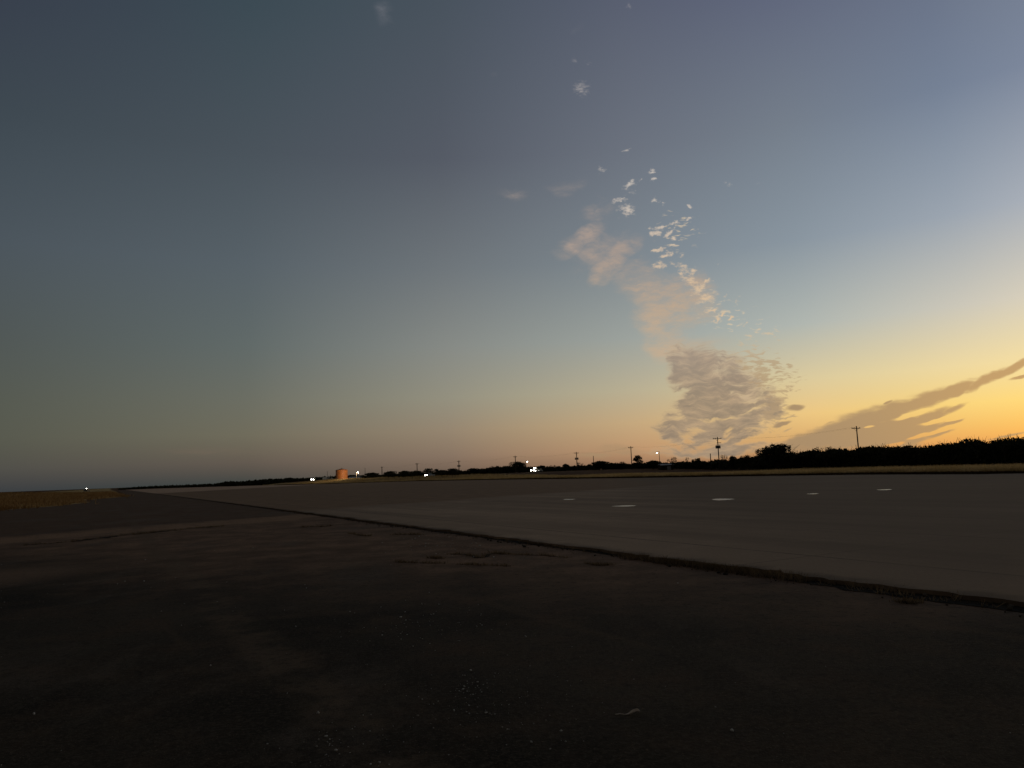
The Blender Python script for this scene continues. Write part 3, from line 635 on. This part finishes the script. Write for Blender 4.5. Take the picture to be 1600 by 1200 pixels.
# ------------------------------------------------------------------ trees and brush
def leaf_quads(cent, size):
    """one small randomly turned leaf-clump quad per centre"""
    n = len(cent); d1 = rng.normal(0, 1, (n, 3)); d1 /= np.linalg.norm(d1, axis=1, keepdims=True)
    d2 = np.cross(d1, rng.normal(0, 1, (n, 3))); d2 /= np.linalg.norm(d2, axis=1, keepdims=True)
    s = (size * rng.uniform(.5, 1.4, n))[:, None]; a = d1 * s; b_ = d2 * s * rng.uniform(.35, .8, n)[:, None]
    v = np.stack([cent - a, cent - b_ * .8, cent + a, cent + b_], 1).reshape(-1, 3)
    return v, np.arange(4 * n).reshape(-1, 4)
def lobes(k, shape):
    out = []
    for _ in range(k):
        a = random.uniform(0, 6.283); r_ = math.sqrt(random.random())
        if shape == 'round': z = random.uniform(.30, .80); R_ = .5 * math.sqrt(max(.1, 1 - (z - .45) ** 2 * 4)) * .75; s = random.uniform(.14, .24)
        elif shape == 'flat': z = random.uniform(.42, .86); R_ = .44; s = random.uniform(.09, .17)
        elif shape == 'tall': z = random.uniform(.25, .88); R_ = .34 * (1.1 - z * .7); s = random.uniform(.10, .19)
        elif shape == 'shrub': z = random.uniform(.12, .78); R_ = .46 * (1 - .35 * z); s = random.uniform(.12, .22)
        else: z = random.uniform(.45, .88); R_ = .40; s = random.uniform(.08, .15)
        out.append((R_ * r_ * math.cos(a), R_ * r_ * math.sin(a), z, s))
    return out
def tree_proto(name, shape, nl, per, leaf, trunk_top, asp):
    """unit tree: 1 high, crown about asp wide once scaled"""
    root = empty(name); L = lobes(nl, shape); pts = []
    for x, y, z, s in L:
        d = rng.normal(0, 1, (per, 3)); d /= np.linalg.norm(d, axis=1, keepdims=True)
        p = d * (s * rng.uniform(.35, 1.05, per) ** .6)[:, None]; p[:, 2] *= .8
        pts.append(p + np.array([x, y, z]))
    pts = np.concatenate(pts); pts[:, 2] = np.clip(pts[:, 2], .05, 1.0)
    pts[:, :2] *= asp
    v, f = leaf_quads(pts, leaf)
    np_mesh('crown', v, f, M['leaf'], root)
    b = MB(); fork = trunk_top
    b.tube([(0, 0, -.05), (.01, 0, .1), (-.01, .01, fork)], [.035, .026, .02], 7)
    for x, y, z, s in L:
        m_ = Vector((x * asp * .4, y * asp * .4, (fork + z) / 2 + .02))
        b.tube([(-.01, .01, fork - .02), m_, (x * asp, y * asp, z)], [.016, .010, .004], 5)
        for _ in range(3):
            e = Vector((x * asp, y * asp, z)) + Vector((random.gauss(0, s * asp * .8), random.gauss(0, s * asp * .8), abs(random.gauss(s * .6, s * .4))))
            e.z = min(e.z, 1.02)
            b.tube([m_.lerp(Vector((x * asp, y * asp, z)), .7), e], [.006, .002], 4)
    b.build('trunk', M['twig'], root)
    return root
random.seed(21)
PROTO = dict(
    round=tree_proto('round_tree', 'round', 22, 150, .032, .28, 1.0),
    dome=tree_proto('dome_tree', 'round', 16, 150, .045, .2, 1.0),
    flat=tree_proto('spreading_tree', 'flat', 13, 90, .035, .38, 1.0),
    tall=tree_proto('upright_tree', 'tall', 14, 110, .035, .22, 1.0),
    sparse=tree_proto('sparse_tree', 'sparse', 12, 34, .026, .3, 1.0),
    shrub=tree_proto('shrub', 'shrub', 16, 120, .04, .12, 1.0))
used = set()
def plant(kind, px, top, wpx, Y, label, cat='tree', base_y=None):
    o = PROTO[kind] if kind not in used else copy_tree(PROTO[kind]); used.add(kind)
    X_ = along(px, Y); z0 = tz(X_, Y); H = height(px, top, Y) - z0; W = wpx * m_per_px(Y)
    o.location = (X_, Y, z0); o.scale = (W, W, H); o.rotation_euler = (0, 0, random.uniform(0, 6.28))
    return tag(o, label, cat, 'trees along the horizon')
T = [
 ('shrub', 358, 751.2, 27, 470, 'low dark bush at the left end of the dark tree line'),
 ('shrub', 408, 748.6, 34, 465, 'wide low bush between the left end bush and blazing headlights'),
 ('dome', 451, 745.4, 18, 460, 'small dome tree standing just left of the blazing headlights'),
 ('dome', 581, 737.4, 26, 440, 'dark dome tree right of the lamp beside the orange tank'),
 ('round', 610, 735.4, 23, 435, 'rounded tree midway between the orange tank and white pickup'),
 ('dome', 632, 734.4, 24, 430, 'dark dome tree left of the faint pole by the pickup'),
 ('dome', 651, 734.2, 22, 430, 'dark dome tree standing directly behind the faint pole'),
 ('flat', 673, 728.4, 28, 436, 'spreading tree with sky gaps rising behind the white pickup'),
 ('dome', 691, 733.2, 22, 430, 'squat dome tree just right of the white pickup'),
 ('round', 708, 731.2, 26, 425, 'round tree just left of the transformer pole right of the truck'),
 ('dome', 741, 730.4, 26, 415, 'low dome tree right of the transformer pole near the truck'),
 ('sparse', 774, 726.2, 20, 400, 'thin see-through tree left of the big round tree'),
 ('round', 809, 720.2, 29, 385, 'big round dark tree behind a pole beside a street lamp'),
 ('dome', 847, 726.0, 15, 360, 'small tree just above the bright car headlights'),
 ('sparse', 865, 725.4, 15, 355, 'wispy small tree right of the bright car headlights'),
 ('dome', 883, 723.8, 16, 350, 'small dome tree left of the pole with low transformers'),
 ('sparse', 906, 720.6, 14, 352, 'wispy tree touching the foot of the low transformer pole'),
 ('dome', 938, 718.8, 34, 300, 'broad low dome tree below the short thin post'),
 ('shrub', 970, 720.2, 28, 295, 'low ragged shrub left of the pole with plain crossarm'),
 ('tall', 998, 710.6, 27, 290, 'upright pointed tree touching the plain crossarm pole'),
 ('dome', 1021, 718.0, 28, 272, 'low dome tree below the street lamp on a bent arm'),
 ('sparse', 1051, 711.6, 18, 262, 'bare see-through tree right of the glowing street lamp'),
 ('sparse', 1074, 712.0, 8, 258, 'tiny wispy tree between bare tree and small leaning tree'),
 ('flat', 1089, 711.2, 18, 250, 'small leaning tree left of the short stub post'),
 ('sparse', 1132, 707.0, 14, 238, 'wispy tree at the foot of the two transformer pole'),
 ('dome', 1146, 710.0, 16, 228, 'small dome tree right of the two transformer pole'),
 ('flat', 1166, 705.0, 24, 215, 'airy flat topped tree left of the largest round tree'),
 ('round', 1214, 691.6, 70, 178, 'largest round dark tree standing out of the brush'),
 ('sparse', 1291, 694.0, 54, 170, 'wide twiggy bush right of the largest round tree'),
 ('sparse', 1382, 691.0, 18, 160, 'twiggy tuft sticking up right of the nearest utility pole'),
 ('shrub', 1514, 683.0, 46, 145, 'rounded mound of brush under the orange sunset'),
 ('sparse', 1570, 677.5, 26, 140, 'thin twiggy sapling against the orange sky at far right'),
]
for t_ in T: plant(*t_)

PROF = [(186, 763), (215, 761), (250, 759), (300, 757), (338, 755.5), (352, 752), (380, 751.5), (400, 749.5), (420, 747.5), (450, 747.5), (480, 746.5), (500, 745), (520, 744), (545, 742), (575, 741), (600, 739.5), (640, 737), (660, 737),
        (700, 734.5), (740, 733), (770, 729), (800, 727), (835, 729), (880, 727), (920, 724.5), (950, 722), (980, 722.5), (1010, 720.5), (1040, 721), (1080, 718.5), (1110, 717.5), (1150, 714), (1180, 711),
        (1215, 706), (1240, 706), (1262, 703.5), (1300, 700), (1325, 701), (1350, 697.5), (1376, 695.5), (1400, 697), (1425, 695.5), (1445, 696.5), (1470, 693), (1500, 689), (1515, 684.5), (1530, 685.5), (1546, 689), (1565, 684), (1600, 682), (1680, 676), (1800, 668)]
PX = np.array([p[0] for p in PROF], float); PY = np.array([p[1] for p in PROF], float)
PY = PY + np.where(((PX > 560) & (PX < 765)) | ((PX > 835) & (PX < 1185)), 1.5, 0)
def mass(name, x0, x1, Yf, depth, n, leaf, label, cat, twigs=0, rough=1.):
    px = rng.uniform(x0, x1, n); Y_ = np.interp(px, *Yf) + rng.uniform(0, depth, n)
    bump_ = rough * (np.sin(px * .9) * .5 + np.sin(px * .37 + 1) + np.sin(px * 2.3) * .35)
    py = np.interp(px, PX, PY) + np.abs(bump_) * .9
    X_ = np.array([along(a, b) for a, b in zip(px, Y_)]); z0 = terrain(X_, Y_)
    top = CAM_H + (739.4 - .037 * (px - 800) - py) / F * Y_ * 1.007
    H = np.maximum(top - z0, .25); f_ = rng.uniform(0, 1, n) ** .7
    lump = .86 + .14 * np.sin(X_ * 1.1 + Y_ * .7) * np.sin(Y_ * .9)
    c = np.stack([X_, Y_, z0 + H * np.minimum(f_ * lump, .97)], -1)
    v, f = leaf_quads(c, leaf * Y_ / 100)
    tv = []; k0 = len(v)
    for _ in range(twigs):
        i_ = rng.integers(0, n); b0 = np.array([X_[i_], Y_[i_], z0[i_] + H[i_] * .75]); e = b0 + np.array([rng.normal(0, .5), rng.normal(0, .5), H[i_] * rng.uniform(.2, .42)])
        s_ = rng.normal(0, .05, 3); tv += [b0 - s_, b0 + s_, e + s_ * .2, e - s_ * .2]
    if tv:
        v = np.concatenate([v, np.array(tv)]); f = np.concatenate([f, k0 + np.arange(len(tv)).reshape(-1, 4)])
    return tag(np_mesh(name, v, f, M['leaf']), label, cat, kind='stuff')
mass('far_woodland', 186, 560, ([186, 340, 560], [620, 500, 465]), 30, 16000, .16, 'far dark wood along the horizon left of the tank', 'woodland')
mass('middle_woodland', 545, 1200, ([545, 800, 1000, 1200], [460, 400, 300, 200]), 18, 46000, .15, 'dark wood along the horizon behind the lit vehicles', 'woodland', 150)
mass('brush_thicket', 1175, 1760, ([1175, 1340, 1520, 1760], [190, 170, 150, 120]), 11, 90000, .17, 'black brush thicket along the right side under the sunset', 'brush', 420)

# ------------------------------------------------------------------ utility poles
POLES = []
def utility_pole(px, top, Y, label, cans=0, arm=2.6, low_arm=False, yaw=None):
    X_ = along(px, Y); z0 = tz(X_, Y); H = height(px, top, Y) - z0
    r_ = tag(empty('utility_pole', (X_, Y, z0), yaw if yaw is not None else 0.25), label, 'utility pole', 'utility poles')
    rr_ = max(.16, .00055 * Y)
    MB().tube([(0, 0, -.5), (0, 0, H * .5), (0, 0, H)], [rr_ * 1.15, rr_, rr_ * .8], 10).build('pole', M['timber'], r_)
    a = MB().box((0, rr_ + .06, H - .55), (arm, .14, .17)).build('crossarm', M['timber'], r_)
    for k in (-.46, -.2, .46):
        MB().lathe([(.05, 0), (.075, .05), (.05, .09), (.085, .14), (.05, .2), (0, .23)], 8, (arm * k, rr_ + .06, H - .464)).build('insulator', M['porcelain'], a)
    MB().tube([(-.75, rr_ + .02, H - .58), (0, rr_ + .02, H - 1.25)], [.03, .03], 5).tube([(.75, rr_ + .02, H - .58), (0, rr_ + .02, H - 1.25)], [.03, .03], 5).build('brace', M['steel'], r_)
    if low_arm: MB().box((.55, rr_ + .06, H - 1.8), (1.5, .12, .14)).build('crossarm', M['timber'], r_)
    for k in range(cans):
        sx = -1 if k == 0 else 1
        t_ = MB().lathe([(0, 0), (.30, 0), (.32, .04), (.32, .82), (.27, .92), (0, .95)], 14, (sx * (.36 + rr_), 0, H - 3.6)).build('transformer', M['can'], r_)
        MB().tube([(sx * (.36 + rr_), 0, H - 2.66), (sx * (.4 + rr_), 0, H - 2.3)], [.05, .03], 6).build('bushing', M['porcelain'], t_)
    POLES.append((r_, H, arm, rr_)); return r_
utility_pole(1343, 665.5, 186, 'nearest tall utility pole with a single plain crossarm above black brush', 0, 2.5)
utility_pole(1124, 682.5, 229, 'tall utility pole with two transformers and a lower arm before the grey cloud', 2, 2.9, True)
utility_pole(987.5, 697, 284, 'utility pole with plain crossarm beside the upright pointed tree', 0, 2.1)
utility_pole(902, 706, 340, 'utility pole with low transformers right of the bright car headlights', 2, 2.4)
utility_pole(806, 712, 376, 'utility pole standing in front of the big round tree', 0, 1.8)
utility_pole(717.5, 719.5, 425, 'utility pole with transformers right of the white pickup', 2, 2.0)
utility_pole(652, 723.5, 450, 'faint utility pole rising left of the white pickup', 0, 2.0)
utility_pole(597, 729, 520, 'faint distant utility pole midway right of the orange tank', 0, 1.6)
pl = tag(empty('power_line', (0, 0, 0)), 'thin drooping wires strung between the utility poles', 'power line')
for k in (-.46, -.2, .46):
    b = MB()
    for (p, H, arm, r1), (p2, H2, arm2, r2) in zip(POLES[:-1], POLES[1:]):
        R1 = Matrix.Rotation(p.rotation_euler.z, 3, 'Z')
        a = Vector(p.location) + R1 @ Vector((arm * k, r1 + .06, H - .25)); c = Vector(p2.location) + R1 @ Vector((arm2 * k, r2 + .06, H2 - .25))
        pts = [a.lerp(c, i_ / 10) - Vector((0, 0, 1.1 * 4 * (i_ / 10) * (1 - i_ / 10))) for i_ in range(11)]
        b.tube(pts, [.006] * 11, 4, False)
    b.build('wire', M['wire'], pl)
def post(px, top, Y, rad_, label):
    X_ = along(px, Y); z0 = tz(X_, Y); H = height(px, top, Y) - z0
    r_ = tag(empty('wooden_post', (X_, Y, z0)), label, 'post')
    MB().tube([(0, 0, -.3), (.02, 0, H * .6), (.03, 0, H)], [rad_, rad_ * .9, rad_ * .75], 8).build('shaft', M['timber'], r_)
    MB().lathe([(rad_ * .85, 0), (rad_ * .9, .1), (rad_ * .4, .22), (0, .25)], 8, (.03, 0, H)).build('cap', M['steel'], r_)
post(928, 713, 310, .16, 'short thin bare post between the low transformer pole and crossarm pole')
post(1111, 709.5, 236, .17, 'short stub post just left of the two transformer pole')
post(570.5, 731.5, 470, .13, 'faint thin post right of the lamp beside the orange tank')
post(511.5, 736.5, 480, .12, 'faint thin post left of the orange tank')

# ------------------------------------------------------------------ street lamps
def street_lamp(px, py, side, Y, rad_, glow, label, energy=0.):
    arm = .75; Xl = along(px, Y); X_ = Xl - side * arm; z0 = tz(X_, Y); H = height(px, py, Y) - z0
    r_ = tag(empty('street_lamp', (X_, Y, z0)), label, 'street lamp', 'lit street lamps')
    MB().tube([(0, 0, -.3), (0, 0, H * .6), (0, 0, H + .55)], [.12, .1, .08], 8).build('pole', M['timber'], r_)
    MB().tube([(0, 0, H + .1), (side * arm * .5, 0, H + .34), (side * arm, 0, H + .34)], [.045, .04, .04], 6).build('arm', M['steel'], r_)
    h = MB().lathe([(0, .42), (.12, .4), (.16, .3), (rad_ * 1.1, .12), (rad_ * 1.1, .06)], 14, (side * arm, 0, H)).build('lamp_hood', M['steel'], r_)
    MB().lathe([(rad_, .05), (rad_, -.06), (rad_ * .8, -rad_ * .5), (rad_ * .4, -rad_ * .8), (0, -rad_ * .86)], 14, (side * arm, 0, H)).build('lamp_globe', glow, h)
    if energy:
        l = bpy.data.lights.new('lamp_light', 'POINT'); l.energy = energy; l.color = (1, .82, .55); l.shadow_soft_size = .3
        lo_ = bpy.data.objects.new('lamp_light', l); col.objects.link(lo_); lo_.parent = r_; lo_.location = (side * arm, 0, H - .45)
street_lamp(1028, 707.3, -1, 262, .2, M['lamp'], 'glowing street lamp on a bent arm left of the bare tree')
street_lamp(824.5, 721.5, 1, 372, .21, M['lamp_cool'], 'glowing street lamp right of the big round tree')
street_lamp(559.5, 738, 1, 384, .21, M['lamp_cool'], 'glowing lamp right of the orange tank', 6200.)

# ------------------------------------------------------------------ orange storage tank
Yt = 400; Xt = along(534, Yt); zt = tz(Xt, Yt) - .05; rt_ = 9.1 * m_per_px(Yt); Ht = 5.25
tk = tag(empty('storage_tank', (Xt, Yt, zt)), 'orange round storage tank with shallow cone roof standing in grass', 'tank')
prof = [(rt_, 0)]
for k in range(5): prof += [(rt_, Ht * (k + .96) / 5), (rt_ + .035, Ht * (k + .97) / 5), (rt_ + .035, Ht * (k + .99) / 5), (rt_, Ht * (k + 1) / 5)]
MB().lathe(prof, 48, smooth=False).build('shell', M['tank'], tk)
rf = MB().lathe([(rt_ + .12, Ht - .06), (rt_ + .12, Ht + .06), (rt_ * .5, Ht + .46), (.25, Ht + .82), (0, Ht + .84)], 48).build('roof', M['tank_roof'], tk)
MB().lathe([(.16, 0), (.16, .25), (.28, .28), (.28, .36), (0, .46)], 14, (.0, 0, Ht + .8)).build('vent', M['steel'], rf)
b = MB()
for sx in (-.22, .22): b.tube([(sx - 1.6, -rt_ - .08, 0), (sx - 1.6, -rt_ - .08, Ht + .9)], [.03, .03], 5)
for k in range(17): b.tube([(-1.82, -rt_ - .08, .3 + k * .3), (-1.38, -rt_ - .08, .3 + k * .3)], [.018, .018], 4)
for v_ in range(len(b.v)): b.v[v_] = (b.v[v_][0], b.v[v_][1] + .45, b.v[v_][2])
b.build('ladder', M['steel'], tk)
MB().lathe([(rt_ + .35, 0), (rt_ + .35, .14), (rt_ + .05, .16)], 40).build('base_ring', M['siding'], tk)

# ------------------------------------------------------------------ vehicles (front = +x)
def wheel(r_, x, y, rad_):
    s = 1 if y > 0 else -1
    t_ = MB(); n = 18; prof_ = [(rad_ * .62, -.11), (rad_ * .96, -.11), (rad_, -.06), (rad_, .06), (rad_ * .96, .11), (rad_ * .62, .11), (rad_ * .62, -.11)]
    t_.lathe(prof_, n); t_.v = [(x + a, y + c, rad_ + b_) for a, b_, c in t_.v]
    h = MB().lathe([(0, s * .10), (rad_ * .2, s * .11), (rad_ * .3, s * .07), (rad_ * .6, s * .09), (rad_ * .62, s * .02)], n); h.v = [(x + a, y + c, rad_ + b_) for a, b_, c in h.v]
    w_ = t_.build('wheel', M['rubber'], r_); h.build('rim', M['rim'], w_)
def vehicle(name, kind, px, Y, rz, paint, label, cat, lit=True, lamp_r=.16, bar=False):
    X_ = along(px, Y); z0 = tz(X_, Y)
    r_ = tag(empty(name, (X_, Y, z0), rz), label, cat); W = .92
    if kind == 'pickup':
        prof_ = [(-2.7, .5), (-2.72, 1.05), (-.75, 1.08), (-.6, 1.15), (1.0, 1.15), (2.5, 1.05), (2.68, .9), (2.7, .5)]
        cab = [(-.72, 1.1), (-.55, 1.78), (.55, 1.8), (1.1, 1.12)]; front = 2.69; hz = .86
        wins = [((-.42, 1.2), (-.32, 1.68), (.45, 1.7), (.85, 1.2))]; wx = (1.75, -1.75)
    elif kind == 'sedan':
        prof_ = [(-2.3, .42), (-2.35, .85), (-1.6, .98), (1.0, .98), (2.1, .82), (2.3, .68), (2.3, .4)]
        cab = [(-1.6, .96), (-.95, 1.42), (.25, 1.44), (1.05, .96)]; front = 2.29; hz = .66
        wins = [((-1.25, 1.0), (-.85, 1.36), (-.3, 1.38), (-.3, 1.0)), ((-.22, 1.0), (-.22, 1.38), (.2, 1.38), (.8, 1.0))]; wx = (1.4, -1.4)
    elif kind == 'van':
        prof_ = [(-2.6, .45), (-2.65, 1.2), (1.7, 1.2), (2.55, 1.0), (2.6, .5)]
        cab = [(-2.64, 1.18), (-2.6, 2.0), (-2.4, 2.08), (.9, 2.08), (1.72, 1.18)]; front = 2.57; hz = .85
        wins = [((-.1, 1.3), (-.1, 1.85), (.75, 1.85), (1.3, 1.3))]; wx = (1.7, -1.7)
    else:                                        # box truck
        prof_ = [(-3.4, .6), (-3.4, .9), (1.4, .9), (1.4, .6)]
        cab = [(1.5, .55), (1.5, 2.3), (2.3, 2.3), (2.75, 1.5), (3.3, 1.35), (3.35, .55)]; front = 3.34; hz = .95
        wins = [((1.75, 1.5), (1.75, 2.15), (2.2, 2.15), (2.55, 1.5))]; wx = (2.4, -2.1)
    body = MB().prism(prof_, -W, W, .0).build('body', M[paint] if kind != 'box' else M['dark'], r_)
    c_ = MB().prism(cab, -W + .03, W - .03, 0, .12, (cab[0][1] + max(z for _, z in cab)) / 2).build('cab', M[paint], r_)
    if kind == 'box': MB().box((-1.0, 0, 2.05), (4.8, 2.1, 2.3), 0, .04).build('cargo_box', M['white'], r_)
    if kind == 'pickup': MB().box((-1.75, 0, 1.086), (1.75, 1.5, .02)).build('cargo_bed', M['dark'], r_)
    for s in (-1, 1):
        for wn in wins:
            n = len(wn); y1 = s * (W + .005)
            vs = [(x, y1 - s * (.12 * max(0, (z - cab[0][1]) / .7)) * .75, z) for x, z in wn]; vs2 = [(x, y - s * .12, z) for x, y, z in vs]
            MB().add(vs + vs2, [tuple(range(n)), tuple(range(2 * n - 1, n - 1, -1))] + [(i_, (i_ + 1) % n, (i_ + 1) % n + n, i_ + n) for i_ in range(n)]).build('window', M['glass'], c_)
        for x in wx: wheel(r_, x, s * (W - .1), .36 if kind != 'box' else .45)
    # windscreen laid on the sloping front of the cab
    p1, p2 = (cab[-1], cab[-2]) if kind != 'box' else (cab[3], cab[2])
    a = Vector((p1[0], 0, p1[1])); d = Vector((p2[0] - p1[0], 0, p2[1] - p1[1])); nn = Vector((d.z, 0, -d.x)).normalized() * .008
    if nn.x < 0: nn = -nn
    q0, q1 = a + d * .1 + nn, a + d * .92 + nn
    MB().add([(q0.x, -.74, q0.z), (q0.x, .74, q0.z), (q1.x, .66, q1.z), (q1.x, -.66, q1.z)], [(0, 1, 2, 3)]).build('windscreen', M['glass'], c_)
    g_ = MB().box((front + .015, 0, hz - .02), (.04, .9, .22), 0, .01).build('grille', M['dark'], r_)
    MB().box((front + .02, 0, hz - .32), (.14, 1.8, .16), 0, .03).build('bumper', M['grey'], r_)
    for s in (-1, 1):
        h = MB().lathe([(lamp_r, -.05), (lamp_r, .05), (lamp_r * .8, .09), (0, .11)], 12); h.v = [(front + c, s * .68 + a_, hz + b_) for a_, b_, c in h.v]
        h.build('headlight', M['head'] if lit else M['porcelain'], r_)
        MB().box((-(front + .03 if kind != 'box' else 3.42), s * .72, .8), (.05, .16, .22), 0, .01).build('tail_light', M['red'], r_)
    if bar:
        lb = MB().box((cab[1][0] + .5, 0, max(z for _, z in cab) + .08), (.25, 1.2, .12), 0, .02).build('light_bar', M['dark'], r_)
        for s in ((-.42, -.14, .14, .42) if bar is True else (-.2, .0)): MB().box((cab[1][0] + .635, s, max(z for _, z in cab) + .08), (.03, .2, .09)).build('lamp', M['head'], lb)
    return r_
FACE = -math.pi / 2                              # nose towards the camera
vehicle('pickup_truck', 'pickup', 491, 478, FACE - .15, 'white', 'pickup with blazing headlights left of the orange tank', 'pickup', True, .26)
vehicle('pickup_truck', 'pickup', 672, 418, FACE - .85, 'white', 'white pickup with headlights on below the spreading tree', 'pickup', True, .26)
vehicle('pickup_truck', 'pickup', 836, 325, FACE - .45, 'white', 'white pickup with glaring headlights below the street lamp by the big round tree', 'pickup', True, .24, True)
vehicle('sedan_car', 'sedan', 842.5, 338, FACE - .45, 'grey', 'car with headlights on close behind the glaring white pickup', 'car', True, .26)
vehicle('cargo_van', 'van', 511, 452, .2, 'white', 'pale parked van with unlit lamps furthest left of the orange tank', 'van', False)
vehicle('parked_car', 'sedan', 517, 447, .1, 'grey', 'grey parked car beside the pale van left of the tank', 'car', False)
vehicle('pickup_truck', 'pickup', 135.5, 430, FACE + .25, 'dark', 'dark pickup with one bright roof lamp in the far left field', 'pickup', False, .12, 'single')

# ------------------------------------------------------------------ low sheds
def shed(px0, px1, py_top, py_eave, Y, label, deep=8., wm='siding', rm='roof'):
    x0, x1 = along(px0, Y), along(px1, Y); xc = (x0 + x1) / 2; L_ = abs(x1 - x0); z0 = tz(xc, Y)
    he = height((px0 + px1) / 2, py_eave, Y) - z0; hr = height((px0 + px1) / 2, py_top, Y) - z0
    r_ = tag(empty('metal_shed', (xc, Y + deep / 2, z0)), label, 'shed')
    MB().box((0, 0, he / 2 - .2), (L_, deep, he + .4)).build('wall', M[wm], r_)
    prof_ = [(-deep / 2 - .4, he - .02), (0, hr), (deep / 2 + .4, he - .02), (deep / 2 + .4, he + .08), (0, hr + .1), (-deep / 2 - .4, he + .08)]
    b = MB().prism([(a, c) for a, c in prof_], -L_ / 2 - .3, L_ / 2 + .3); b.v = [(y, x, z) for x, y, z in b.v]
    b.build('roof', M[rm], r_)
    d = MB().box((L_ * .15, -deep / 2 - .03, he * .4), (min(2.6, L_ * .3), .05, he * .8)).build('door', M['grey'], r_)
    MB().box((L_ * .15 + .5, -deep / 2 - .075, he * .4), (.12, .04, .04)).build('handle', M['steel'], d)
    for k in (-.3,): MB().box((L_ * k, -deep / 2 - .03, he * .6), (.9, .05, .6)).build('window', M['glass'], r_)
shed(545, 561, 745.3, 746.3, 430, 'long low pale shed just right of the orange tank')
shed(1033, 1052, 725.0, 727.0, 262, 'dark low shed with dull metal roof right of the street lamp', 6., 'timber', 'can')
